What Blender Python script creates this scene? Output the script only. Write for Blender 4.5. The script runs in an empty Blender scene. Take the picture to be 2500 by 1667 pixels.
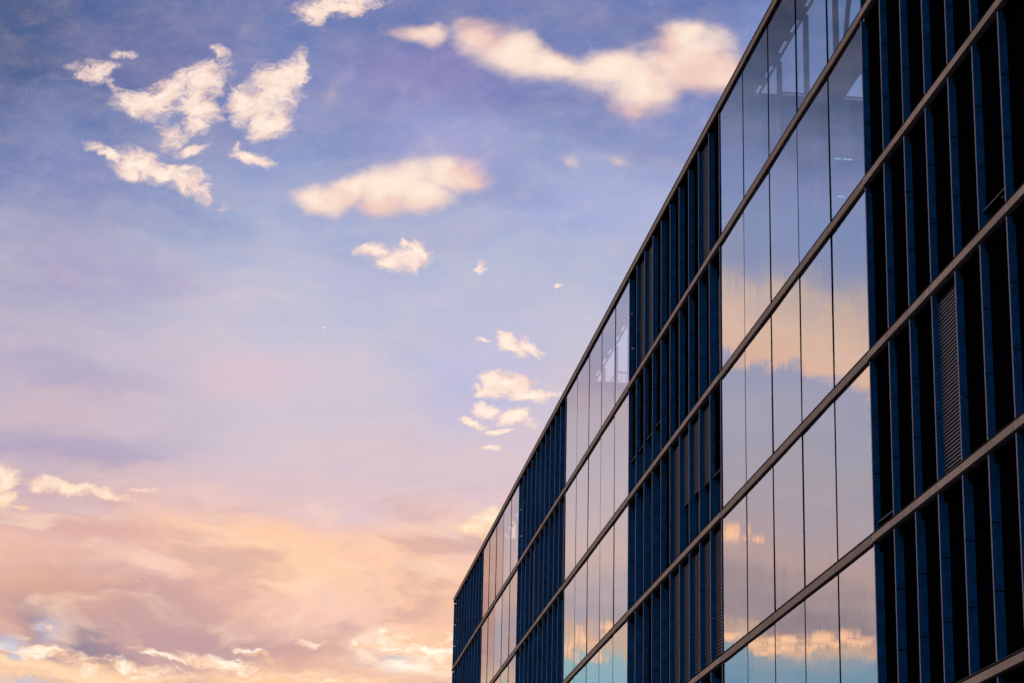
import bpy, math, random
from mathutils import Vector
random.seed(7)
scene = bpy.context.scene
R = math.radians

# ------------------------------------------------------------------ measured layout (metres)
EYE = 1.6                     # camera height
DIST = 12.0                   # camera to facade plane
AZ = -6.814                   # facade runs this many degrees left of the camera's heading
S0 = 56.131                   # distance along the facade of the near corner of the second wing
BAY = 13.650                  # width of a glazed court bay, and of a finned wing
MOD = BAY / 10.0
PANE = BAY / 5.0
TOP = [z + EYE for z in (24.475, 20.702, 17.110, 13.517, 9.925, 6.332)] + [4.34, 0.15]
BAND_H = 0.135


def S(k):
    return S0 + BAY * k


# ------------------------------------------------------------------ colour helper
def lin(c, g=1.0):
    o = []
    for v in c[:3]:
        v = v / 255.0
        v = v / 12.92 if v <= 0.04045 else ((v + 0.055) / 1.055) ** 2.4
        o.append(v * g)
    return (o[0], o[1], o[2], 1.0)


# ------------------------------------------------------------------ node helper
class N:
    def __init__(self, tree):
        self.t = tree
        self.L = tree.links
        self.dim = '3D'

    def node(self, typ, **kw):
        n = self.t.nodes.new(typ)
        for k, v in kw.items():
            setattr(n, k, v)
        return n

    def put(self, sock, v):
        if isinstance(v, bpy.types.NodeSocket):
            self.L.new(v, sock)
        else:
            sock.default_value = v

    def math(self, op, a, b=0.0, c=None, clamp=False):
        n = self.node('ShaderNodeMath', operation=op, use_clamp=clamp)
        self.put(n.inputs[0], a)
        self.put(n.inputs[1], b)
        if c is not None:
            self.put(n.inputs[2], c)
        return n.outputs[0]

    def vmath(self, op, a, b=None, scale=None):
        n = self.node('ShaderNodeVectorMath', operation=op)
        self.put(n.inputs[0], a)
        if b is not None:
            self.put(n.inputs[1], b)
        if scale is not None:
            self.put(n.inputs['Scale'], scale)
        return n.outputs[0]

    def comb(self, x, y, z=0.0):
        n = self.node('ShaderNodeCombineXYZ')
        self.put(n.inputs[0], x)
        self.put(n.inputs[1], y)
        self.put(n.inputs[2], z)
        return n.outputs[0]

    def noise(self, vec, scale, detail=4.0, rough=0.5, dist=0.0, out='Fac'):
        n = self.node('ShaderNodeTexNoise', noise_dimensions=self.dim)
        self.put(n.inputs['Vector'], vec)
        n.inputs['Scale'].default_value = scale
        n.inputs['Detail'].default_value = detail
        n.inputs['Roughness'].default_value = rough
        n.inputs['Distortion'].default_value = dist
        return n.outputs[out]

    def maprange(self, v, a, b, c=0.0, d=1.0, smooth=True):
        n = self.node('ShaderNodeMapRange', interpolation_type='SMOOTHSTEP' if smooth else 'LINEAR')
        self.put(n.inputs['Value'], v)
        for nm, x in (('From Min', a), ('From Max', b), ('To Min', c), ('To Max', d)):
            self.put(n.inputs[nm], x)
        return n.outputs[0]

    def mix(self, f, a, b, blend='MIX'):
        n = self.node('ShaderNodeMix', data_type='RGBA', blend_type=blend)
        self.put(n.inputs[0], f)
        self.put(n.inputs[6], a)
        self.put(n.inputs[7], b)
        return n.outputs[2]

    def ramp(self, fac, stops, interp='LINEAR'):
        n = self.node('ShaderNodeValToRGB')
        cr = n.color_ramp
        cr.interpolation = interp
        cr.elements[0].position, cr.elements[0].color = stops[0]
        cr.elements[1].position, cr.elements[1].color = stops[-1]
        for p, c in stops[1:-1]:
            e = cr.elements.new(p)
            e.color = c
        self.put(n.inputs[0], fac)
        return n.outputs[0]

    def mapping(self, vec, loc, rot, sc):
        n = self.node('ShaderNodeMapping', vector_type='TEXTURE')
        self.put(n.inputs[0], vec)
        n.inputs[1].default_value = (loc[0], loc[1], 0)
        n.inputs[2].default_value = (0, 0, rot)
        n.inputs[3].default_value = (sc[0], sc[1], 1)
        return n.outputs[0]

    def chain(self, acc, vec):
        # a negligible offset that keeps the blobs evaluated one after another
        n = self.node('ShaderNodeVectorMath', operation='MULTIPLY_ADD')
        self.put(n.inputs[0], acc)
        n.inputs[1].default_value = (1e-7, 1e-7, 0)
        self.put(n.inputs[2], vec)
        return n.outputs[0]

    def sphere(self, vec, b):
        n = self.node('ShaderNodeTexGradient', gradient_type='SPHERICAL')
        self.put(n.inputs[0], self.mapping(vec, b[:2], R(b[4]), b[2:4]))
        return n.outputs['Fac']


# ------------------------------------------------------------------ sky
RAMP_C = [
    (9.0, (250, 205, 165)),
    (10.22, (238, 188, 168)),
    (11.78, (244, 196, 178)),
    (13.35, (222, 194, 200)),
    (14.93, (208, 194, 208)),
    (17.03, (196, 193, 214)),
    (19.14, (174, 184, 214)),
    (21.24, (142, 158, 204)),
    (23.33, (110, 129, 186)),
    (25.41, (98, 118, 176)),
    (34.0, (60, 98, 175)),
]
RAMP_L = [
    (8.68, (246, 205, 170)),
    (9.57, (200, 165, 165)),
    (10.38, (222, 172, 155)),
    (11.92, (236, 184, 168)),
    (12.94, (212, 180, 184)),
    (14.49, (194, 174, 192)),
    (15.52, (190, 175, 196)),
    (17.07, (184, 176, 200)),
    (18.61, (160, 164, 196)),
    (20.67, (112, 132, 184)),
    (22.72, (80, 106, 163)),
    (24.75, (72, 98, 150)),
    (34.0, (60, 98, 175)),
]
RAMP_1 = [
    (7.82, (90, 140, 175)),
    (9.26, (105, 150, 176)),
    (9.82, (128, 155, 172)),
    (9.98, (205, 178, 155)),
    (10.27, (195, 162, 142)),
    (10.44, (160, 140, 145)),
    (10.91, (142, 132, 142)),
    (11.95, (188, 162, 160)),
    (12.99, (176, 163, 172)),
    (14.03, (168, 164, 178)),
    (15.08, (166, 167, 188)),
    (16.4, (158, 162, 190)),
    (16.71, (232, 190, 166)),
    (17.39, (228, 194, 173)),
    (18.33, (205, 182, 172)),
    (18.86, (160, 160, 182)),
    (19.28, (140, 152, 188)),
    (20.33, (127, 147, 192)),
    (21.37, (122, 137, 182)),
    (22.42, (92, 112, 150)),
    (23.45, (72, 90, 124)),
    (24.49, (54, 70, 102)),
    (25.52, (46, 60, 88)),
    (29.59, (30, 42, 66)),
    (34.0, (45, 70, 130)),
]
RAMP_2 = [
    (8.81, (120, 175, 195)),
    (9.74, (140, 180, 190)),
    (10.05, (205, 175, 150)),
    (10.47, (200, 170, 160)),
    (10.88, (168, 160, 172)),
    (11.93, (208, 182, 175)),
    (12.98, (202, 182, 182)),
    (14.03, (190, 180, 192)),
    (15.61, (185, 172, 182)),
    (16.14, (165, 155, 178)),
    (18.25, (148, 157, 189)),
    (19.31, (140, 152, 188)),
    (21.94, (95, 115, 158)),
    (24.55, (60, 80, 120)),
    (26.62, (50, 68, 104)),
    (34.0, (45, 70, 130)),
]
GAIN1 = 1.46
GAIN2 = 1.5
CRISP = [
    (-11.32, 23.37, 0.691, 0.169, 10, 0.5),
    (-10.4, 22.93, 1.033, 0.211, -12, 0.5),
    (-10.74, 23.11, 0.69, 0.148, -20, 0.45),
    (-8.88, 22.02, 0.798, 0.275, -20, 0.45),
    (-7.87, 23.65, 0.692, 0.317, 30, 0.5),
    (-5.72, 23.79, 0.347, 0.634, -10, 0.6),
    (-8.8, 21.71, 0.455, 0.423, 0, 0.5),
    (-7.23, 21.66, 0.227, 0.275, 0, 0.5),
    (0.95, 16.28, 0.551, 0.148, -10, 0.5),
    (0.82, 17.12, 0.498, 0.106, -5, 0.45),
    (-9.13, 13.37, 0.652, 0.085, 0, 0.45),
    (-11.81, 12.74, 0.433, 0.127, 0, 0.5),
    (-7.48, 20.33, 0.282, 0.148, 0, 0.4),
    (-4.85, 17.55, 0.111, 0.074, 0, 0.6),
    (-4.71, 25.31, 1.52, 0.359, 10, 1.0),
    (-5.45, 25.05, 0.583, 0.317, 0, 1.0),
    (-10.93, 23.35, 0.863, 0.317, 8, 0.75),
    (-10.29, 23.69, 0.462, 0.148, 0, 0.6),
    (-7.89, 23.98, 0.463, 0.169, 0, 0.75),
    (-8.18, 23.26, 1.093, 0.55, 28, 1.0),
    (-9.11, 22.88, 1.262, 0.528, 35, 1.0),
    (-9.91, 22.48, 0.686, 0.359, 0, 1.0),
    (-8.24, 22.58, 0.801, 0.528, -15, 1.0),
    (-9.48, 22.59, 1.145, 0.528, 0, 1.0),
    (-8.33, 22.16, 0.514, 0.37, 0, 1.0),
    (-6.26, 23.34, 0.979, 0.793, 30, 1.0),
    (-6.79, 22.68, 0.974, 0.634, 20, 1.0),
    (-6.54, 22.33, 0.857, 0.476, 0, 1.0),
    (-7.19, 22.81, 0.688, 0.528, 0, 1.0),
    (-5.93, 23.56, 0.577, 0.634, 0, 1.0),
    (-9.7, 21.17, 1.077, 0.528, -8, 1.0),
    (-10.49, 21.32, 0.851, 0.211, -25, 1.0),
    (-8.4, 21.61, 0.739, 0.275, 20, 1.0),
    (-9.91, 20.95, 0.566, 0.37, 0, 1.0),
    (-8.51, 20.81, 0.961, 0.444, -18, 1.0),
    (-9.07, 20.91, 0.566, 0.264, -10, 1.0),
    (-6.88, 21.49, 0.704, 0.254, -6, 1.0),
    (-3.69, 19.37, 0.65, 0.254, 0, 1.0),
    (-2.74, 19.3, 0.84, 0.402, 10, 1.0),
    (-3.13, 19.13, 0.559, 0.296, 0, 1.0),
    (-2.47, 19.47, 0.561, 0.317, -30, 1.0),
    (-2.87, 19.67, 0.224, 0.317, 0, 1.0),
    (-0.91, 19.04, 0.291, 0.148, 50, 1.0),
    (1.18, 18.74, 0.179, 0.095, 0, 1.0),
    (-0.07, 17.26, 0.664, 0.233, -40, 1.0),
    (0.43, 17.2, 0.443, 0.233, -30, 1.0),
    (-0.71, 17.32, 0.354, 0.106, -20, 1.0),
    (-0.15, 16.31, 1.101, 0.402, -8, 1.0),
    (0.46, 16.06, 0.99, 0.233, -4, 1.0),
    (-0.59, 16.09, 0.66, 0.211, 5, 1.0),
    (-0.58, 15.65, 0.494, 0.254, 0, 1.0),
    (0.08, 15.52, 0.823, 0.317, -8, 1.0),
    (-0.95, 15.36, 0.603, 0.137, -8, 1.0),
    (-0.21, 15.13, 0.493, 0.106, 0, 1.0),
    (-0.33, 14.67, 0.35, 0.116, -8, 1.0),
    (-0.62, 12.92, 0.651, 0.338, 20, 1.0),
    (-0.35, 13.09, 0.488, 0.423, 0, 1.0),
    (-1.05, 12.79, 0.542, 0.169, 0, 1.0),
    (-12.49, 13.31, 0.597, 0.655, -20, 1.0),
    (-12.3, 12.96, 0.347, 0.423, 60, 1.0),
    (-11.13, 13.32, 1.086, 0.275, -10, 1.0),
    (-10.13, 13.26, 1.14, 0.233, -8, 1.0),
    (-11.66, 13.35, 0.435, 0.233, 0, 1.0),
]
SOFT = [
    (-2.55, 24.68, 1.047, 0.444, 0, 0.85),
    (-0.93, 24.66, 1.279, 0.74, 0, 1.0),
    (-0.06, 24.26, 1.623, 0.898, -15, 1.0),
    (0.87, 23.96, 1.272, 0.581, -8, 1.0),
    (2.25, 23.87, 1.503, 0.761, 8, 1.0),
    (3.34, 23.61, 1.73, 1.057, 0, 1.0),
    (4.48, 24.13, 2.027, 1.036, 0, 1.0),
    (5.28, 23.86, 1.502, 0.793, -10, 1.0),
    (4.25, 24.65, 1.047, 0.528, 0, 1.0),
    (3.34, 23.35, 1.036, 0.581, 10, 1.0),
    (-3.2, 21.03, 2.152, 0.698, 10, 1.0),
    (-1.63, 21.26, 1.474, 0.655, 5, 1.0),
    (-4.43, 20.82, 1.357, 0.444, 30, 1.0),
    (-5.03, 20.51, 0.846, 0.465, 0, 1.0),
    (-2.4, 20.79, 1.357, 0.581, 5, 1.0),
    (-1.17, 21.2, 0.907, 0.37, 0, 1.0),
    (-3.53, 20.75, 1.13, 0.634, 0, 1.0),
    (1.42, 21.72, 0.455, 0.338, 0, 0.45),
    (2.78, 21.76, 0.398, 0.19, 0, 0.4),
    (-4.77, 23.16, 0.46, 0.317, 40, 0.3),
    (-1.99, 21.86, 1.708, 0.951, 0, 0.25),
]
MIRR = [
    (-19.19, 12.72, 0.455, 0.381, 0, 1.0),
    (-19.8, 12.58, 0.26, 0.254, 0, 1.0),
    (-19.24, 10.18, 0.644, 0.19, 0, 1.0),
    (-19.98, 10.1, 0.752, 0.275, 0, 1.0),
    (-20.72, 10.1, 0.644, 0.211, 0, 1.0),
    (-21.51, 10.27, 0.645, 0.254, -10, 1.0),
    (-22.08, 10.08, 0.859, 0.275, 0, 1.0),
    (-21.24, 9.98, 0.644, 0.233, -30, 1.0),
    (-20.4, 9.93, 0.644, 0.127, 0, 1.0),
    (-16.01, 10.21, 0.236, 0.486, 0, 1.0),
    (-15.59, 9.84, 0.193, 0.423, 0, 1.0),
    (-16.43, 10.37, 0.193, 0.423, 0, 1.0),
    (-15.21, 9.93, 0.215, 0.423, 0, 1.0),
    (-16.17, 9.84, 0.322, 0.317, 0, 1.0),
    (-13.52, 9.38, 0.321, 0.317, 0, 1.0),
    (-13.1, 9.48, 0.279, 0.317, 0, 1.0),
]
LOWB = [
    (-2.14, 9.9, 1.717, 0.486, -12, 1.0),
    (-2.77, 9.73, 1.287, 0.381, -8, 1.0),
    (-1.49, 9.56, 0.643, 0.528, 0, 1.0),
    (-3.31, 9.87, 0.644, 0.211, 0, 1.0),
    (-11.12, 9.39, 1.607, 0.254, -6, 1.0),
    (-9.56, 9.16, 2.463, 0.359, -6, 1.0),
    (-6.97, 9.33, 1.714, 0.233, -10, 1.0),
    (-6.54, 9.03, 1.712, 0.254, 0, 1.0),
    (-11.6, 8.96, 1.177, 0.254, 0, 1.0),
    (-4.86, 9.04, 1.712, 0.19, 0, 1.0),
    (-8.24, 9.53, 1.286, 0.127, -8, 0.7),
    (-11.96, 9.6, 0.643, 0.275, 0, 1.0),
    (-11.28, 10.01, 0.429, 0.148, 0, 1.0),
    (-8.72, 8.94, 1.284, 0.19, 0, 1.0),
    (-4.58, 9.93, 0.644, 0.127, -5, 0.7),
    (-5.93, 9.52, 0.857, 0.169, -20, 0.8),
    (-1.72, 10.07, 0.644, 0.423, 0, 1.0),
]
LOWBLUE = [
    (-11.98, 9.61, 0.643, 0.275, -10, 1.0),
    (-2.77, 9.65, 0.858, 0.169, -15, 0.7),
    (-11.48, 8.74, 1.069, 0.169, 0, 0.8),
    (-11.33, 9.99, 0.343, 0.116, 0, 0.9),
    (-11.83, 9.25, 0.321, 0.127, 0, 1.0),
]
TINTS = [
    (-9.57, 23.83, 3.813, 1.374, 0, (112, 112, 165), 0.45, 1),
    (-2.39, 23.57, 3.806, 1.163, 5, (138, 128, 190), 0.6, 1),
    (-11.52, 20.55, 2.935, 0.951, 0, (110, 120, 185), 0.35, 1),
    (-1.54, 22.08, 2.509, 1.48, 0, (160, 160, 215), 0.5, 1),
    (-10.48, 18.55, 3.679, 0.951, 0, (168, 158, 200), 0.5, 1),
    (1.89, 20.57, 3.387, 1.268, 0, (160, 175, 225), 0.5, 1),
    (-11.14, 16.0, 3.299, 0.634, -3, (156, 155, 195), 0.35, 1),
    (-11.01, 14.45, 3.493, 0.74, 5, (148, 148, 190), 0.45, 1),
    (-1.04, 16.5, 2.866, 2.22, 0, (176, 182, 228), 0.5, 1),
    (-6.3, 16.2, 2.422, 0.846, 0, (225, 192, 205), 0.5, 1),
    (-3.11, 18.66, 3.347, 0.74, 0, (175, 180, 222), 0.4, 1),
    (-5.53, 12.03, 5.188, 1.004, -6, (255, 204, 168), 0.9, 1),
    (-1.76, 11.53, 1.834, 2.537, 0, (255, 204, 168), 0.8, 1),
    (-9.78, 12.14, 3.784, 0.634, 0, (215, 165, 160), 0.6, 1),
    (-8.07, 10.1, 5.154, 1.057, 0, (186, 150, 158), 0.9, 1),
    (-10.92, 10.73, 3.227, 0.846, 0, (210, 160, 145), 0.5, 1),
    (-3.41, 9.71, 3.539, 0.74, -5, (214, 165, 155), 0.7, 1),
    (-11.07, 10.0, 1.825, 0.634, -25, (140, 128, 150), 0.95, 1),
    (-10.13, 9.8, 1.394, 0.476, -15, (150, 130, 150), 0.8, 1),
    (-11.39, 10.14, 0.644, 0.233, 0, (190, 185, 215), 0.6, 1),
    (-2.14, 9.85, 3.218, 1.163, -12, (252, 216, 190), 0.7, 1),
    (-2.08, 9.85, 1.824, 0.634, -12, (255, 244, 230), 1, 1.05),
    (12.07, 24.68, 7.445, 4.439, 0, (96, 158, 228), 0.9, 1.2),
    (-11.1, 9.03, 5.565, 0.634, -3, (255, 216, 176), 0.9, 1.02),
    (-5.84, 11.71, 3.454, 0.74, -6, (255, 208, 170), 0.6, 1),
    (-6.96, 9.07, 3.532, 0.423, -3, (255, 218, 175), 0.8, 1),
    (-4.86, 9.1, 2.141, 0.275, 0, (255, 205, 160), 0.7, 1),
    (-13.52, 24.38, 2.321, 4.439, 0, (62, 82, 122), 0.5, 1),
    (12.75, 27.28, 5.946, 2.114, 0, (70, 110, 180), 0.3, 1),
]


world = bpy.data.worlds.new("World")
scene.world = world
world.use_nodes = True
wt = world.node_tree
wt.nodes.clear()
w = N(wt)
w.dim = '2D'
tc = w.node('ShaderNodeTexCoord').outputs['Generated']
sep = w.node('ShaderNodeSeparateXYZ')
w.put(sep.inputs[0], w.vmath('NORMALIZE', tc))
azd = w.math('MULTIPLY', w.math('ARCTAN2', sep.outputs[0], sep.outputs[1]), 57.29578)
eld = w.math('MULTIPLY', w.math('ARCSINE', sep.outputs[2]), 57.29578)
P0 = w.comb(azd, eld)
# gentle warps, stretched along the horizon
big = w.noise(w.vmath('MULTIPLY', P0, (0.16, 0.42, 1)), 1.0, 5.0, 0.55, 0.4, 'Color')
wbig = w.vmath('MULTIPLY', w.vmath('SUBTRACT', big, (0.5, 0.5, 0.5)), (3.4, 2.2, 0))
P1 = w.vmath('ADD', P0, wbig)
fine = w.noise(w.vmath('MULTIPLY', P0, (0.9, 1.3, 1)), 1.0, 6.0, 0.62, 0.3, 'Color')
wf = w.vmath('MULTIPLY', w.vmath('SUBTRACT', fine, (0.5, 0.5, 0.5)), (0.85, 0.6, 0))
P2 = w.vmath('ADD', P0, wf)
elw = w.node('ShaderNodeSeparateXYZ')
w.put(elw.inputs[0], P1)

E0, E1 = 5.0, 45.0
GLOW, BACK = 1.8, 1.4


def eramp(el, stops, gain=1.0):
    f = w.maprange(el, E0, E1, smooth=False)
    return w.ramp(f, [((e - E0) / (E1 - E0), lin(c, gain)) for e, c in stops])


# horizontal wisps of high cloud
wisp = w.noise(w.vmath('MULTIPLY', P1, (0.20, 0.8, 1)), 1.0, 5.0, 0.5, 0.1)
elc = w.math('ADD', elw.outputs[1], w.math('MULTIPLY', w.math('SUBTRACT', wisp, 0.5), 3.2))
# weakly warped elevation for the mirrored side: v' rises a little with azimuth
er = w.math('ADD', eld, w.math('MULTIPLY', w.math('ADD', azd, 20.7), -0.235))
er = w.math('ADD', er, w.math('MULTIPLY', w.math('SUBTRACT', w.noise(P0, 0.9, 5.0, 0.55), 0.5), 1.5))
er2 = w.math('ADD', eld, w.math('MULTIPLY', w.math('SUBTRACT', w.noise(P0, 0.8, 5.0, 0.6), 0.5), 1.8))
er2 = w.math('ADD', er2, w.maprange(azd, -14.9, -13.8, 0.0, 0.9))
c_c = eramp(elc, RAMP_C)
c_l = eramp(elc, RAMP_L)
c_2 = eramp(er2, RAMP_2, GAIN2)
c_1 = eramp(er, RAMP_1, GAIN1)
base = w.mix(w.maprange(azd, -12.8, -5.0), c_l, c_c)
azq = w.math('ADD', azd, w.math('MULTIPLY', w.math('SUBTRACT', eld, 10.0), 0.09))
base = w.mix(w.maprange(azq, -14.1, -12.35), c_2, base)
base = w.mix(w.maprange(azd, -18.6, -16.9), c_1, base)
# faint streaks
st = w.maprange(w.noise(w.vmath('MULTIPLY', P1, (0.30, 1.1, 1)), 1.0, 6.0, 0.5), 0.35, 0.72)
base = w.mix(w.math('MULTIPLY', st, w.maprange(eld, 25, 12, 0.06, 0.22)), base, lin((236, 208, 206)))
st2 = w.maprange(w.noise(w.vmath('MULTIPLY', P1, (0.25, 0.9, 4)), 1.0, 5.0, 0.5), 0.48, 0.75)
base = w.mix(w.math('MULTIPLY', st2, 0.28), base, w.mix(1.0, base, (0.84, 0.86, 0.93, 1), 'MULTIPLY'))

def tinted(col_in, tints):
    c = col_in
    for x, y, rx, ry, rot, col, stg, gain in tints:
        f = w.sphere(w.chain(c, P1), (x, y, rx, ry, rot))
        f = w.maprange(f, 0.0, 0.85, 0.0, stg)
        c = w.mix(f, c, lin(col, gain))
    return c


def dens(vec, blobs, k=0.10):
    acc = None
    for b in blobs:
        v = vec if acc is None else w.chain(acc, vec)
        s = w.sphere(v, b)
        if len(b) > 5 and b[5] != 1.0:
            s = w.math('MULTIPLY', s, b[5])
        acc = s if acc is None else w.math('SMOOTH_MAX', acc, s, k)
    return acc


def textures():
    PR = w.mapping(P2, (0, 0), R(16), (0.72, 0.34))
    fbm = w.noise(PR, 1.0, 9.0, 0.62, 0.3)
    fbm2 = w.noise(w.vmath('SCALE', PR, scale=4.2), 1.0, 6.0, 0.68, 0.8)
    nz = w.math('ADD', w.math('MULTIPLY', w.math('SUBTRACT', fbm, 0.5), 1.5), w.math('MULTIPLY', w.math('SUBTRACT', fbm2, 0.5), 0.65))
    shade = w.noise(w.vmath('MULTIPLY', P2, (2.4, 3.2, 1)), 1.0, 4.0, 0.55, 0.4)
    shade = w.maprange(shade, 0.40, 0.68, 0.0, 0.55)
    ccol = w.mix(shade, lin((255, 238, 220), 1.06), lin((246, 214, 200)))
    warm = w.mix(shade, lin((255, 222, 160)), lin((242, 190, 150)))
    ccol = w.mix(w.maprange(eld, 11.0, 14.5), warm, ccol)
    return nz, ccol


def overlay(c, ccol, nz, blobs, amp, lo, hi, strength, boost=1.0, vec=None, k=0.10):
    d = w.math('MULTIPLY', dens(vec or P2, blobs, k), boost)
    gate = w.maprange(d, 0.0, 0.35)
    d = w.math('ADD', d, w.math('MULTIPLY', w.math('MULTIPLY', nz, gate), amp))
    thick = w.maprange(d, lo + (hi - lo) * 0.3, hi + 0.6)
    col = w.mix(thick, w.mix(1.0, ccol, (0.90, 0.79, 0.82, 1), 'MULTIPLY'), ccol)
    return w.mix(w.math('MULTIPLY', w.maprange(d, lo, hi), strength), c, col)


SPLIT = 18.1
hi_c = lambda L: [b for b in L if b[1] > SPLIT]
lo_c = lambda L: [b for b in L if b[1] <= SPLIT]


def shader(c):
    b = w.node('ShaderNodeBackground')
    w.put(b.inputs[0], c)
    b.inputs[1].default_value = 1.0
    return b.outputs[0]


def mixs(f, a, b):
    m = w.node('ShaderNodeMixShader')
    w.put(m.inputs[0], f)
    w.put(m.inputs[1], a)
    w.put(m.inputs[2], b)
    return m.outputs[0]


far_sky = base
softn = w.noise(w.vmath('MULTIPLY', P0, (0.55, 0.8, 1)), 1.0, 3.0, 0.5, 0.0, 'Color')
softm = w.noise(w.vmath('MULTIPLY', P0, (0.8, 1.4, 1)), 1.0, 5.0, 0.55, 0.2)
PS = w.vmath('ADD', P0, w.vmath('MULTIPLY', w.vmath('SUBTRACT', softn, (0.5, 0.5, 0.5)), (0.9, 0.7, 0)))
# upper part of the sky ahead
nz, ccol = textures()
c = tinted(far_sky, [t for t in TINTS if t[1] + t[3] > SPLIT])
c = overlay(c, w.mix(w.maprange(softn, 0.40, 0.62), lin((255, 238, 218), 1.05), lin((248, 216, 200))), w.math('ADD', w.math('MULTIPLY', nz, 0.3), w.math('SUBTRACT', softm, 0.5)), SOFT, 0.5, 0.06, 0.80, 0.96, 1.1, PS, 0.22)
c = overlay(c, ccol, nz, hi_c(CRISP), 1.15, 0.06, 0.98, 0.95, 1.40)
fade = w.maprange(azq, -13.6, -12.25)
c = w.mix(fade, far_sky, c)
sh_hi = shader(c)
# lower part
nz, ccol = textures()
c = tinted(far_sky, [t for t in TINTS if t[1] - t[3] <= SPLIT])
low = w.maprange(eld, 14.6, 12.2)
m1 = w.noise(w.vmath('MULTIPLY', P1, (0.34, 1.15, 1)), 1.0, 5.0, 0.5, 0.0)
c = w.mix(w.math('MULTIPLY', w.maprange(m1, 0.46, 0.70, 0.0, 0.55), low), c, lin((192, 152, 156)))
m2 = w.noise(w.vmath('ADD', w.vmath('MULTIPLY', P1, (0.36, 1.25, 1)), (7.3, 2.1, 0)), 1.0, 5.0, 0.52, 0.0)
c = w.mix(w.math('MULTIPLY', w.maprange(m2, 0.50, 0.74, 0.0, 0.6), low), c, lin((255, 216, 190)))
c = overlay(c, ccol, nz, lo_c(CRISP), 1.25, 0.10, 0.82, 0.95, 1.4)
nzl = w.noise(w.vmath('MULTIPLY', P2, (0.85, 2.6, 1)), 1.0, 9.0, 0.62, 0.5)
nzl = w.math('MULTIPLY', w.math('SUBTRACT', nzl, 0.5), 3.2)
c = overlay(c, w.mix(w.maprange(nzl, -0.2, 0.7), lin((252, 212, 172), 1.0), lin((255, 246, 226), 1.10)), nzl, LOWB, 1.0, 0.02, 1.15, 0.95, 1.3)
c = overlay(c, lin((185, 200, 228)), nz, LOWBLUE, 0.8, 0.0, 1.1, 0.75, 1.2)
c = w.mix(fade, far_sky, c)
sh_lo = shader(c)
# across the street, the side the glass mirrors
nz, ccol = textures()
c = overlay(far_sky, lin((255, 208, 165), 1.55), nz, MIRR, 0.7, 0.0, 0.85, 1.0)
sh_mi = shader(c)
front = mixs(w.math('GREATER_THAN', eld, SPLIT), sh_lo, sh_hi)
front = mixs(w.math('LESS_THAN', azq, -13.6), front, sh_mi)

# rest of the dome: dusk blue above and behind, a pink afterglow over the far side of the street
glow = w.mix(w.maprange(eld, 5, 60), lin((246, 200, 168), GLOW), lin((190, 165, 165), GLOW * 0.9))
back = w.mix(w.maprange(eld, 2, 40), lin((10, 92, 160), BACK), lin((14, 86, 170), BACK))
zen = lin((50, 92, 172), 0.8)
side = w.maprange(azd, -135.0, -112.0)                         # 0 behind, 1 over the street
side = w.math('MULTIPLY', side, w.maprange(azd, 20.0, 60.0, 1.0, 0.0))
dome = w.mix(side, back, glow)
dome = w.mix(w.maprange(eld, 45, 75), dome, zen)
dome = w.mix(w.maprange(eld, -1.5, 0.5), (0.012, 0.014, 0.02, 1), dome)
sh_dome = shader(dome)
inwin = w.math('MULTIPLY', w.maprange(azd, -34.0, -27.0), w.maprange(azd, 14.0, 22.0, 1.0, 0.0))
inwin = w.math('MULTIPLY', inwin, w.maprange(eld, 27.5, 40.0, 1.0, 0.0))
inwin = w.math('MULTIPLY', inwin, w.maprange(eld, 3.0, 6.5))
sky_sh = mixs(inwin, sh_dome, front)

nish = w.node('ShaderNodeTexSky', sky_type='NISHITA')
nish.sun_disc = False
nish.sun_elevation = R(3.0)
nish.sun_rotation = R(3.0)
bg2 = w.node('ShaderNodeBackground')
w.put(bg2.inputs[0], nish.outputs[0])
bg2.inputs[1].default_value = 0.004
add = w.node('ShaderNodeAddShader')
w.put(add.inputs[0], sky_sh)
w.put(add.inputs[1], bg2.outputs[0])
wo = w.node('ShaderNodeOutputWorld')
w.put(wo.inputs[0], add.outputs[0])
world.cycles.sampling_method = 'NONE'

sun = bpy.data.lights.new("sun", 'SUN')
sun.energy = 2.0
sun.angle = R(0.5)
sun.color = (1.0, 0.78, 0.58)
so = bpy.data.objects.new("sun", sun)
scene.collection.objects.link(so)
sd = Vector((math.sin(R(3)) * math.cos(R(3)), math.cos(R(3)) * math.cos(R(3)), math.sin(R(3))))
so.rotation_euler = (-sd).to_track_quat('-Z', 'Y').to_euler()


# ------------------------------------------------------------------ materials
def material(name):
    m = bpy.data.materials.new(name)
    m.use_nodes = True
    m.node_tree.nodes.clear()
    n = N(m.node_tree)
    out = n.node('ShaderNodeOutputMaterial')
    return m, n, out


def solid(name, c1, c2, rough=0.6, spec=0.4, scale=1.5, metal=0.0, stretch=(1, 1, 1), bump=0.0):
    m, n, out = material(name)
    p = n.node('ShaderNodeBsdfPrincipled')
    co = n.node('ShaderNodeTexCoord').outputs['Object']
    co = n.vmath('MULTIPLY', co, stretch)
    f1 = n.noise(co, scale, 6.0, 0.6)
    f2 = n.noise(co, scale * 14, 3.0, 0.6)
    f = n.math('ADD', n.math('MULTIPLY', f1, 0.65), n.math('MULTIPLY', f2, 0.35))
    f = n.maprange(f, 0.38, 0.62)
    n.put(p.inputs['Base Color'], n.mix(f, c1, c2))
    p.inputs['Roughness'].default_value = rough
    p.inputs['Specular IOR Level'].default_value = spec
    p.inputs['Metallic'].default_value = metal
    if bump:
        b = n.node('ShaderNodeBump')
        b.inputs['Strength'].default_value = bump
        n.put(b.inputs['Height'], f2)
        n.put(p.inputs['Normal'], b.outputs[0])
    n.put(out.inputs[0], p.outputs[0])
    return m


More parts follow.
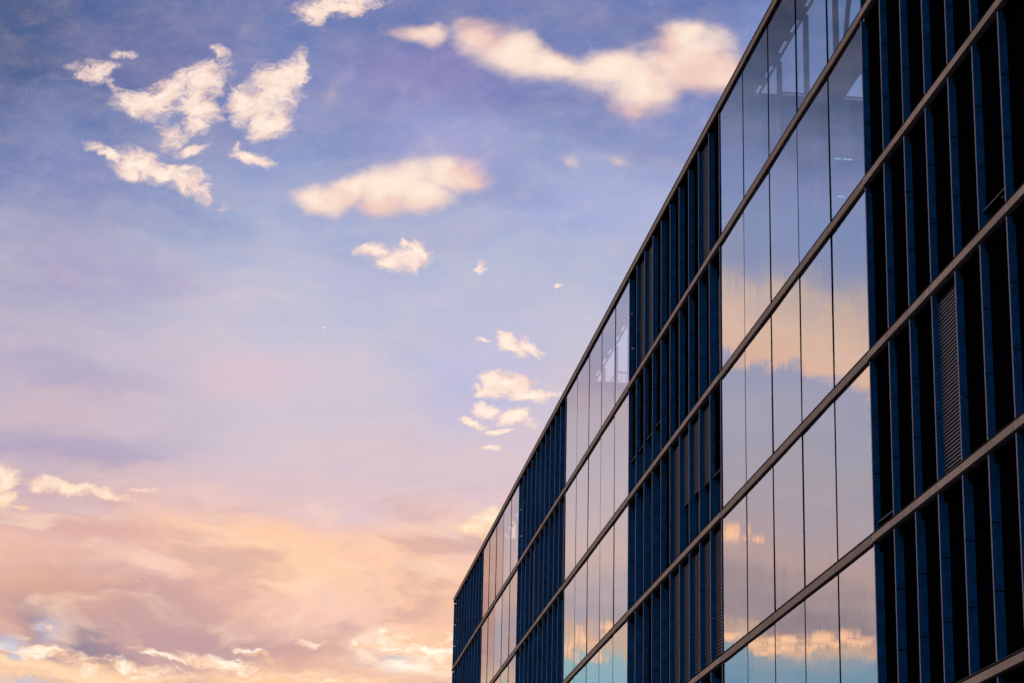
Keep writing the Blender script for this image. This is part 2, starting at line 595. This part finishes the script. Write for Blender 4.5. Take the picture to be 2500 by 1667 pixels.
def mirror_glass(name, refl, trans, refl_col, ripple=0.0016, facing=True):
    m, n, out = material(name)
    co = n.node('ShaderNodeTexCoord').outputs['Object']
    h = n.noise(n.vmath('MULTIPLY', co, (1, 1.0, 0.35)), 0.9, 2.0, 0.45)
    b = n.node('ShaderNodeBump')
    b.inputs['Strength'].default_value = 1.0
    b.inputs['Distance'].default_value = ripple
    n.put(b.inputs['Height'], h)
    g = n.node('ShaderNodeBsdfGlossy')
    g.inputs['Roughness'].default_value = 0.012
    g.inputs['Color'].default_value = refl_col
    n.put(g.inputs['Normal'], b.outputs[0])
    t = n.node('ShaderNodeBsdfTransparent')
    t.inputs['Color'].default_value = trans
    # thin film of dirt in vertical runs
    d = n.node('ShaderNodeBsdfDiffuse')
    d.inputs['Color'].default_value = (0.22, 0.20, 0.20, 1)
    dirt = n.noise(n.vmath('MULTIPLY', co, (1, 2.6, 0.18)), 2.2, 6.0, 0.65)
    lw = n.node('ShaderNodeLayerWeight')
    lw.inputs['Blend'].default_value = 0.5
    # reflectance rises towards grazing view
    fac = n.maprange(lw.outputs['Facing'], 0.0, 0.85, refl * 0.25, refl)
    m1 = n.node('ShaderNodeMixShader')
    n.put(m1.inputs[0], fac)
    n.put(m1.inputs[1], t.outputs[0])
    n.put(m1.inputs[2], g.outputs[0])
    m2 = n.node('ShaderNodeMixShader')
    n.put(m2.inputs[0], n.maprange(dirt, 0.35, 0.75, 0.0, 0.035))
    n.put(m2.inputs[1], m1.outputs[0])
    n.put(m2.inputs[2], d.outputs[0])
    n.put(out.inputs[0], m2.outputs[0])
    return m


def emission(name, col, s):
    m, n, out = material(name)
    e = n.node('ShaderNodeEmission')
    e.inputs[0].default_value = col
    e.inputs[1].default_value = s
    n.put(out.inputs[0], e.outputs[0])
    return m


M = {
    'fin': solid('fin_metal', (0.005, 0.092, 0.150, 1), (0.016, 0.175, 0.275, 1), 0.5, 0.3, 0.45, bump=0.05),
    'fin_edge': solid('fin_edge_metal', (0.040, 0.085, 0.20, 1), (0.075, 0.125, 0.26, 1), 0.5, 0.3, 1.2),
    'band': solid('band_stone', (0.20, 0.186, 0.177, 1), (0.31, 0.283, 0.264, 1), 0.7, 0.25, 0.35, bump=0.08),
    'band_dark': solid('band_dark_metal', (0.115, 0.106, 0.102, 1), (0.16, 0.145, 0.135, 1), 0.6, 0.3, 0.8),
    'black': solid('black_joint', (0.006, 0.006, 0.010, 1), (0.010, 0.010, 0.016, 1), 0.9, 0.05, 2.0),
    'flash': solid('dark_flashing', (0.03, 0.03, 0.045, 1), (0.045, 0.045, 0.06, 1), 0.6, 0.3, 2.0),
    'screen': solid('black_screen_and_shade', (0.0006, 0.0010, 0.002, 1), (0.0010, 0.0015, 0.003, 1), 0.95, 0.0, 5.0),
    'slat': solid('louvre_metal', (0.045, 0.075, 0.145, 1), (0.07, 0.10, 0.17, 1), 0.6, 0.3, 2.0),
    'slat_dark': solid('dark_louvre_metal', (0.008, 0.036, 0.09, 1), (0.014, 0.05, 0.12, 1), 0.6, 0.3, 2.0),
    'wall': solid('wing_render', (0.20, 0.21, 0.26, 1), (0.27, 0.27, 0.32, 1), 0.8, 0.2, 0.6),
    'steel': solid('painted_steel', (0.07, 0.075, 0.11, 1), (0.10, 0.10, 0.14, 1), 0.5, 0.3, 1.0),
    'soffit': solid('soffit_metal', (0.05, 0.06, 0.085, 1), (0.07, 0.08, 0.11, 1), 0.8, 0.1, 0.6),
    'dark': solid('dark_interior', (0.012, 0.013, 0.018, 1), (0.02, 0.02, 0.028, 1), 0.9, 0.1, 1.0),
    'roof': solid('roof_gravel', (0.10, 0.10, 0.10, 1), (0.16, 0.15, 0.15, 1), 0.9, 0.1, 6.0),
    'asphalt': solid('asphalt', (0.04, 0.04, 0.042, 1), (0.06, 0.06, 0.062, 1), 0.85, 0.3, 3.0, bump=0.3),
    'paving': solid('paving', (0.13, 0.125, 0.12, 1), (0.18, 0.17, 0.165, 1), 0.8, 0.3, 2.0, bump=0.2),
    'ground': solid('ground', (0.05, 0.055, 0.04, 1), (0.08, 0.08, 0.06, 1), 0.9, 0.1, 0.05),
    'paint': solid('road_paint', (0.7, 0.7, 0.68, 1), (0.8, 0.8, 0.78, 1), 0.6, 0.3, 4.0),
    'glass': mirror_glass('curtain_glass', 0.62, (0.92, 0.98, 1.0, 1), (1.0, 0.985, 0.975, 1)),
    'window': mirror_glass('window_glass', 0.26, (0.30, 0.36, 0.42, 1), (0.55, 0.75, 1.0, 1), 0.0005),
    'tube': emission('tube_light', (0.78, 0.97, 1.0, 1), 5.0),
}


# ------------------------------------------------------------------ mesh helper (facade frame: x = depth, y = along, z = up)
class MB:
    def __init__(self):
        self.v = []
        self.f = []
        self.mi = []
        self.mats = []

    def slot(self, m):
        if m not in self.mats:
            self.mats.append(m)
        return self.mats.index(m)

    def box(self, x0, x1, y0, y1, z0, z1, m, skip=()):
        i = len(self.v)
        self.v += [(x0, y0, z0), (x1, y0, z0), (x1, y1, z0), (x0, y1, z0), (x0, y0, z1), (x1, y0, z1), (x1, y1, z1), (x0, y1, z1)]
        s = self.slot(m)
        for nm, q in (('b', (0, 3, 2, 1)), ('t', (4, 5, 6, 7)), ('n', (0, 1, 5, 4)), ('f', (2, 3, 7, 6)), ('l', (3, 0, 4, 7)), ('r', (1, 2, 6, 5))):
            if nm in skip:
                continue
            self.f.append(tuple(i + a for a in q))
            self.mi.append(s)

    def quad(self, pts, m):
        i = len(self.v)
        self.v += pts
        self.f.append((i, i + 1, i + 2, i + 3))
        self.mi.append(self.slot(m))

    def beam(self, a, b, r, m):
        a, b = Vector(a), Vector(b)
        d = (b - a).normalized()
        u = d.cross(Vector((0, 0, 1)))
        if u.length < 0.01:
            u = d.cross(Vector((0, 1, 0)))
        u.normalize()
        q = d.cross(u)
        i = len(self.v)
        for p in (a, b):
            for k in range(8):
                t = k * math.pi / 4 + math.pi / 8
                self.v.append(tuple(p + (u * math.cos(t) + q * math.sin(t)) * r))
        s = self.slot(m)
        for k in range(8):
            self.f.append((i + k, i + (k + 1) % 8, i + 8 + (k + 1) % 8, i + 8 + k))
            self.mi.append(s)
        self.f.append(tuple(i + k for k in range(7, -1, -1)))
        self.mi.append(s)
        self.f.append(tuple(i + 8 + k for k in range(8)))
        self.mi.append(s)

    def build(self, name, parent=None, origin=None):
        me = bpy.data.meshes.new(name)
        v = self.v
        if origin is not None:
            v = [(a - origin[0], b - origin[1], c - origin[2]) for a, b, c in v]
        me.from_pydata(v, [], self.f)
        for m in self.mats:
            me.materials.append(M[m])
        me.polygons.foreach_set('material_index', self.mi)
        me.update()
        o = bpy.data.objects.new(name, me)
        scene.collection.objects.link(o)
        if origin is not None:
            o.location = origin
        if parent is not None:
            o.parent = parent
        return o


def root_empty(name, loc, rz, label, cat):
    o = bpy.data.objects.new(name, None)
    scene.collection.objects.link(o)
    o.location = loc
    o.rotation_euler = (0, 0, rz)
    o.empty_display_size = 1
    o['label'] = label
    o['category'] = cat
    return o


rz = R(-AZ)
nrm = Vector((math.cos(R(AZ)), -math.sin(R(AZ)), 0))
B = root_empty('office_building', nrm * DIST, rz,
               'long office building with mirror glass bays between navy blue finned wings', 'office building')

W_BAND, W_FIN, W_GLASS = 0.0, 0.036, 0.06
FIN_D = 0.25                 # windows sit this far behind the band face
WINGS = [-2, 0, 2, 4]
COURTS = [-1, 1, 3]
ROOF_Z = 24.86 + EYE
K0, K1 = -2, 5


def is_court(k):
    return int(math.floor(k + 1e-6)) % 2 != 0


# ---- floor bands
for i, zt in enumerate(TOP[1:7]):
    mb = MB()
    y0, y1 = S(K0), S(K1)
    for kk in range(K0 * 10, K1 * 10):
        court = (kk // 10) % 2 != 0
        a, b = S(kk / 10.0), S((kk + 1) / 10.0)
        if not court:
            mb.box(W_BAND, 0.10, a + 0.007, b - 0.007, zt - BAND_H, zt, 'band')
        elif (kk % 10) % 2 == 0:
            mb.box(W_BAND + 0.004, 0.055, a + 0.006, S((kk + 2) / 10.0) - 0.006, zt - BAND_H - 0.02, zt, 'band_dark')
    # backing, flashing, and black strips added for shade under the bands
    mb.box(0.012, 0.052, y0, y1, zt + 0.002, zt + 0.052, 'black')
    for k in WINGS:
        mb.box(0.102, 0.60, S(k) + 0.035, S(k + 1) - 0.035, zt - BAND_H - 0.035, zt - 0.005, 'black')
        mb.box(0.130, 0.245, S(k) + 0.06, S(k + 1) - 0.06, zt - BAND_H - 0.17, zt - BAND_H - 0.037, 'screen')  # black strip added to stand in for shade on the fin tops
        mb.box(0.034, 0.052, S(k), S(k + 1), zt + 0.056, zt + 0.068, 'slat')
    for k in COURTS:
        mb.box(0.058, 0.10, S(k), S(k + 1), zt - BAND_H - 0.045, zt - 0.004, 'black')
    mb.build('floor_band', B, (0, S(1.5), zt))

# ---- roof coping
zt = TOP[0]
mb = MB()
for kk in range(K0 * 10, K1 * 10, 2):
    a, b = S(kk / 10.0), S((kk + 2) / 10.0)
    mb.box(0.0, 0.30, a + 0.006, b - 0.006, zt - 0.20, zt - 0.03, 'band_dark')
mb.box(-0.015, 0.35, S(K0), S(K1) + 0.05, zt - 0.028, zt, 'flash')
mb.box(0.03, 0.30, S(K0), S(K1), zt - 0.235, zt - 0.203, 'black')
mb.build('roof_coping', B, (0, S(1.5), zt))

# ---- curtain wall panels in front of the courts
for k in COURTS:
    for i in range(6):
        # only storeys that can be seen from the street corner
        z1 = TOP[i] - (0.236 if i == 0 else BAND_H + 0.047)
        z0 = TOP[i + 1] + 0.054
        for j in range(5):
            a, b = S(k) + PANE * j, S(k) + PANE * (j + 1)
            mb = MB()
            mb.box(W_GLASS, W_GLASS + 0.03, a + 0.016, b - 0.016, z0, z1, 'glass', skip=('r',))
            o = mb.build('glass_panel', B, (W_GLASS, (a + b) / 2, (z0 + z1) / 2))
            o.rotation_euler = (0, R(random.uniform(-0.11, 0.11)), R(random.uniform(-0.30, 0.30)))
    mb = MB()
    for j in range(6):
        a = S(k) + PANE * j
        mb.box(W_GLASS - 0.010, W_GLASS + 0.028, a - 0.0125, a + 0.0125, 0.2, TOP[0] - 0.24, 'black')
    mb.build('mullion', B, (W_GLASS, S(k), 0))

# ---- walkways, posts, roof strip behind the glass screens
for k in COURTS:
    a, b = S(k) + 0.05, S(k + 1) - 0.05
    for i in range(1, 7):
        mb = MB()
        mb.box(0.20, 0.79, a, b, TOP[i] - 0.06, TOP[i], 'soffit')
        if i == 1:
            for j in range(1, 5):
                mb.box(0.792, 1.07, S(k) + PANE * j - 0.07, S(k) + PANE * j + 0.07, TOP[i] - 0.05, TOP[i], 'soffit')
        mb.build('walkway', B, (0.2, a, TOP[i]))
    mb = MB()
    mb.box(0.302, 0.683, a, b, TOP[0] - 0.25, TOP[0] - 0.10, 'soffit')
    for j in range(6):
        y = S(k) + PANE * j
        for c0, c1 in ((y - 0.42, y + 0.22), (y + 1.08, y + 1.42)):
            if c1 > a and c0 < b:
                mb.box(0.684, 0.945, max(a, c0), min(b, c1), TOP[0] + 0.02, TOP[0] + 0.11, 'soffit')
                mb.box(0.60, 0.68, max(a, c0), min(b, c1), TOP[0] - 0.099, TOP[0] + 0.11, 'soffit')
    mb.build('roof_strip', B, (0.3, a, TOP[0]))
    mb = MB()
    zb = 1.888 * (DIST + 1.0)   # underside seen on the line of the posts
    mb.box(0.95, 1.00, a, b, zb + EYE, zb + EYE + 0.065, 'steel')
    mb.build('roof_beam', B, (0.9, a, zb))
    for j in range(1, 5):
        y = S(k) + PANE * j
        mb = MB()
        mb.box(0.94, 1.06, y - 0.05, y + 0.05, TOP[1] + 0.002, zb + EYE, 'steel')
        mb.build('post', B, (1.0, y, TOP[1]))
    mb = MB()
    mb.beam((1.0, S(k) + PANE * 2 - 0.05, TOP[1] + 0.1), (1.0, S(k) + PANE * 2 - 1.85, zb + EYE), 0.055, 'steel')
    mb.build('brace', B, (1.0, S(k) + PANE * 2, TOP[1]))

# ---- wings: side walls, roofs, windows, fins
fins = []
for k in WINGS:
    a, b = S(k), S(k + 1)
    # roof slab
    mb = MB()
    mb.box(0.62, 17.0, a, b, ROOF_Z - 0.30, ROOF_Z, 'roof')
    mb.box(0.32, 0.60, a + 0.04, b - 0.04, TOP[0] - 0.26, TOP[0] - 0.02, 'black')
    mb.build('roof', B, (0.4, a, ROOF_Z))
    # floors
    for i in range(1, 7):
        mb = MB()
        mb.box(0.62, 16.9, a + 0.32, b - 0.32, TOP[i] - 0.24, TOP[i] - 0.02, 'dark')
        mb.build('floor_slab', B, (0.6, a, TOP[i]))
    # side walls with a window per storey
    for side, (y0, y1) in enumerate(((a, a + 0.25), (b - 0.25, b))):
        mb = MB()
        gl = []
        for i in range(7):
            zlo = TOP[i + 1]
            zhi = TOP[i] if i else ROOF_Z - 0.31
            wz0, wz1 = zlo + 0.75, min(zhi, TOP[i]) - 0.55
            if i == 6:
                wz0, wz1 = 1.0, 3.6
            mb.box(0.28, 17.0, y0, y1, zlo, wz0, 'wall', skip=('b', 't') if i < 6 else ())
            mb.box(0.28, 17.0, y0, y1, wz1, zhi, 'wall', skip=('t',) if i else ())
            x = 0.28
            for x2, x3 in ((1.3, 2.55), (2.75, 6.0), (6.4, 10.0), (10.4, 14.0)):
                mb.box(x, x2, y0, y1, wz0, wz1, 'wall', skip=('b', 't'))
                gl.append((x2, x3, wz0, wz1))
                x = x3
            mb.box(x, 17.0, y0, y1, wz0, wz1, 'wall', skip=('b', 't'))
        wall = mb.build('side_wall', B, (0.3, y0, 0))
        ym = (y0 + y1) / 2
        for (x2, x3, z0, z1) in gl:
            g = MB()
            g.box(x2, x3, ym - 0.01, ym + 0.01, z0, z1, 'window')
            g.box(x2, x2 + 0.05, ym - 0.03, ym + 0.03, z0, z1, 'flash')
            wo_ = g.build('window', None, (x2, ym, z0))
            wo_.location = (x2 - 0.3, ym - y0, z0)
            wo_.parent = wall
    # front glazing strip per storey
    for i in range(6):
        z1 = TOP[i] - (0.27 if i == 0 else BAND_H + 0.040)
        z0 = TOP[i + 1] + 0.070
        mb = MB()
        mb.box(FIN_D + 0.03, FIN_D + 0.05, a + 0.05, b - 0.05, z0, z1, 'window')
        for j in range(10):
            y = a + MOD * j
            mb.box(FIN_D + 0.005, FIN_D + 0.028, y + 0.03, y + 0.075, z0, z1, 'black')
            mb.box(FIN_D + 0.005, FIN_D + 0.028, y + 0.08, y + MOD - 0.04, z0, z0 + 0.10, 'black')
        mb.build('window_strip', B, (FIN_D, a, z0))
        # fins
        for j in range(11):
            y = a + MOD * j
            if j == 0:
                y0, y1 = y, y + 0.055
            elif j == 10:
                y0, y1 = y - 0.055, y
            else:
                y0, y1 = y - 0.0275, y + 0.0275
            fins.append((y, i, k, j, y0, y1, z0 + 0.002, z1 - 0.002))


def fin_mesh(mb, y0, y1, z0, z1):
    h = (z1 - z0) / 3.0
    for q in range(3):
        lo = z0 + h * q + (0.012 if q else 0)
        hi = z0 + h * (q + 1) - (0.012 if q < 2 else 0)
        mb.box(W_FIN + 0.012, FIN_D, y0, y1, lo, hi, 'fin')
    mb.box(W_FIN, W_FIN + 0.010, y0 + 0.002, y1 - 0.002, z0, z1, 'fin_edge')


# the hundred that show largest stand alone; the far ones of both end wings are one part
def visible(y, i):
    zmid = (TOP[i] + TOP[i + 1]) / 2 - EYE
    return y > 31.0 and 0.15 < zmid / (y + 0.1) * 1.0 < 0.62


order = sorted([f for f in fins if visible(f[0], f[1])], key=lambda f: f[0])
near = order[:100]
far = [f for f in fins if f not in near]
for (y, i, k, j, y0, y1, z0, z1) in near:
    mb = MB()
    fin_mesh(mb, y0, y1, z0, z1)
    mb.build('fin', B, (W_FIN, y, z0))
mb = MB()
for (y, i, k, j, y0, y1, z0, z1) in far:
    fin_mesh(mb, y0, y1, z0, z1)
o = mb.build('fin', B, (W_FIN, S(2), 0))
o['kind'] = 'stuff'


# ---- sun screens and louvres between the fins
def screen(k, j, i, frac=1.0, dark=True, depth=0.165):
    """frac = how much of the storey is covered, from the top down"""
    z1 = TOP[i] - (0.27 if i == 0 else BAND_H + 0.040)
    z0 = TOP[i + 1] + 0.09
    zb = z1 - (z1 - z0) * frac
    y0, y1 = S(k) + MOD * j + 0.035, S(k) + MOD * (j + 1) - 0.035
    mb = MB()
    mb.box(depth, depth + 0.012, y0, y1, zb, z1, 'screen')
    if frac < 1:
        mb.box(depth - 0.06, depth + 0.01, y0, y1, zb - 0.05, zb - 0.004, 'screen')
        mb.box(depth - 0.066, depth - 0.062, y0, y1, zb - 0.03, zb - 0.012, 'slat')
    mb.build('blind', B, (depth, y0, zb))


def louvre(k, j, i, frac=1.0, m='slat', depth=0.15):
    gap = 0.068 if k < 0 else 0.085
    z1 = TOP[i] - (0.27 if i == 0 else BAND_H + 0.040)
    z0 = TOP[i + 1] + 0.09
    zb = z1 - (z1 - z0) * frac
    y0, y1 = S(k) + MOD * j + 0.04, S(k) + MOD * (j + 1) - 0.04
    mb = MB()
    z = z1 - 0.04
    while z > zb + 0.05:
        mb.quad([(depth, y0, z - gap / 2), (depth, y1, z - gap / 2), (depth + 0.035, y1, z), (depth + 0.035, y0, z)], 'screen')  # slat body coloured black, in place of shade on its underside
        mb.box(depth - 0.004, depth, y0, y1, z - gap * 0.5, z - gap * 0.06, m)
        z -= gap
    mb.box(depth + 0.01, depth + 0.03, y0, y0 + 0.02, zb, z1, 'black')
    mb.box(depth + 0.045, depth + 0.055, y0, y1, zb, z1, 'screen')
    mb.build('louvre', B, (depth, y0, zb))


done = {}
for (k, j, i, fr, m) in [(-2, 6, 3, 1.0, 'slat'), (0, 7, 0, 1.0, 'slat_dark'), (0, 8, 0, 1.0, 'slat_dark'), (0, 1, 0, 1.0, 'slat_dark'),
                         (0, 4, 2, 1.0, 'slat_dark'), (0, 3, 2, 0.62, 'slat_dark'), (0, 2, 2, 0.64, 'slat_dark'), (0, 1, 2, 0.66, 'slat_dark'),
                         (0, 4, 3, 1.0, 'slat_dark'), (0, 3, 3, 1.0, 'slat_dark'), (0, 2, 3, 1.0, 'slat_dark'), (0, 1, 3, 1.0, 'slat_dark'), (0, 0, 3, 1.0, 'slat_dark'),
                         (2, 0, 1, 1.0, 'slat_dark'), (2, 6, 1, 1.0, 'slat_dark')]:
    louvre(k, j, i, fr, m)
    done[(k, j, i)] = 1
for (k, j, i, fr) in [(0, 9, 1, 0.69), (0, 8, 1, 0.69), (0, 7, 1, 0.69), (0, 6, 1, 0.69), (0, 0, 2, 0.66)]:
    screen(k, j, i, fr)
    done[(k, j, i)] = 1
for i in range(0, 6):
    for j in range(1, 10):
        if (-2, j, i) not in done and TOP[i] / S(-2 + j / 10.0) < 0.75:
            fr = 1.0
            if (i, j) == (3, 9):
                fr = 0.95
            if (i, j) == (2, 4):
                fr = 0.90
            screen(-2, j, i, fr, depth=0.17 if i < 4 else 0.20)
for i in range(0, 5):
    for j in range(10):
        if (0, j, i) not in done:
            r = random.random()
            if i == 0 or r < 0.45:
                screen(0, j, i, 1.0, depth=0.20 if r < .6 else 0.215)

# ---- court back and building rear
mb = MB()
mb.box(17.0, 17.4, S(K0), S(K1), 0, ROOF_Z, 'wall')
mb.build('rear_wall', B, (17, S(1.5), 0))
mb = MB()
for k in COURTS:
    mb.box(0.5, 16.9, S(k), S(k + 1), 0.10, 0.14, 'paving')
mb.build('court_floor', B, (8, S(1.5), 0.1))
# plinth under the lowest band
mb = MB()
mb.box(0.05, 0.27, S(K0), S(K1), 0.0, TOP[7] + 0.3, 'band')
for k in WINGS:
    mb.box(0.14, 0.26, S(k), S(k + 1), TOP[7] + 0.3, TOP[6] - BAND_H, 'fin')
for k in COURTS:
    for j in range(5):
        a = S(k) + PANE * j
        mb.box(0.07, 0.10, a + 0.02, a + PANE - 0.02, TOP[7] + 0.3, TOP[6] - BAND_H, 'glass')
mb.build('plinth', B, (0, S(1.5), 0))

# ---- railings on the wing roofs, set back from the court edge
for k in WINGS[1:]:
    mb = MB()
    y = S(k) + 2.4
    x0, x1 = 2.32, 14.0
    zr = ROOF_Z + 1.12
    mb.beam((x0, y, zr), (x1, y, zr), 0.028, 'steel')
    mb.beam((x0, y, ROOF_Z + 0.55), (x1, y, ROOF_Z + 0.55), 0.018, 'steel')
    x = x0
    while x < x1:
        mb.beam((x, y, ROOF_Z), (x, y, zr), 0.014, 'steel')
        x += 0.19
    mb.beam((x0, y, zr), (x0, y + 9.0, zr), 0.028, 'steel')
    for q in range(7):
        mb.beam((x0, y + q * 1.5, ROOF_Z), (x0, y + q * 1.5, zr), 0.02, 'steel')
    mb.build('railing', B, (x0, y, ROOF_Z))


# ---- lit tubes inside the rooms
def tube(w0, s0, z0, dx, dy):
    mb = MB()
    a = Vector((w0, s0, z0 + EYE))
    b = a + Vector((dx, dy, 0))
    mb.beam(a, b, 0.022, 'tube')
    mb.build('ceiling_light', B, tuple(a))


def ray_pt(ps, pz, wdepth):
    t = (DIST + wdepth) / DIST
    return ps * t, pz * t


for (ps, pz, pe, dp) in [(44.525, 18.362, 44.10, 3.55), (43.926, 18.117, 43.208, 3.75), (44.371, 17.468, 43.90, 3.62)]:
    s_, z_ = ray_pt(ps, pz, dp)
    s2, z2 = ray_pt(pe, pz, dp)
    tube(dp, s_, z_, (s_ / s2 - 1) * (DIST + dp), 0.0)
s_, z_ = ray_pt(34.60, 13.80, 0.9)
tube(0.9, s_, z_, 0.10, 0.0)

# ------------------------------------------------------------------ ground
def structure(name, mb, loc=(0, 0, 0), rot=0.0):
    o = mb.build(name)
    o.location = loc
    o.rotation_euler = (0, 0, rot)
    o['kind'] = 'structure'
    return o


mb = MB()
mb.quad([(-3000, -3000, 0), (3000, -3000, 0), (3000, 3000, 0), (-3000, 3000, 0)], 'ground')
structure('ground', mb)
base_loc = nrm * DIST
mb = MB()
mb.quad([(-9.0, -60, 0.004), (-2.6, -60, 0.004), (-2.6, 320, 0.004), (-9.0, 320, 0.004)], 'asphalt')
for q in range(60):
    y = -40 + q * 6
    mb.quad([(-5.9, y, 0.008), (-5.75, y, 0.008), (-5.75, y + 3, 0.008), (-5.9, y + 3, 0.008)], 'paint')
structure('road', mb, base_loc, rz)
mb = MB()
mb.box(-2.6, -0.05, -60, 320, 0.0, 0.13, 'paving')
mb.box(-20.0, -9.0, -60, 320, 0.0, 0.13, 'paving')
structure('pavement', mb, base_loc, rz)

# ------------------------------------------------------------------ camera
cam = bpy.data.cameras.new("camera")
co = bpy.data.objects.new("camera", cam)
scene.collection.objects.link(co)
cam.sensor_width = 36.0
cam.lens = 82.948
cam.clip_start = 0.1
cam.clip_end = 10000
pitch, roll = R(17.3266), R(1.2235)
from mathutils import Matrix
rot = Matrix.Rotation(math.pi / 2 + pitch, 4, 'X') @ Matrix.Rotation(1 * roll, 4, 'Z')
co.matrix_world = Matrix.Translation((0, 0, EYE)) @ rot
scene.camera = co

scene.view_settings.view_transform = 'Standard'
scene.view_settings.look = 'None'
scene.view_settings.exposure = 0
scene.cycles.max_bounces = 8
scene.cycles.transparent_max_bounces = 24
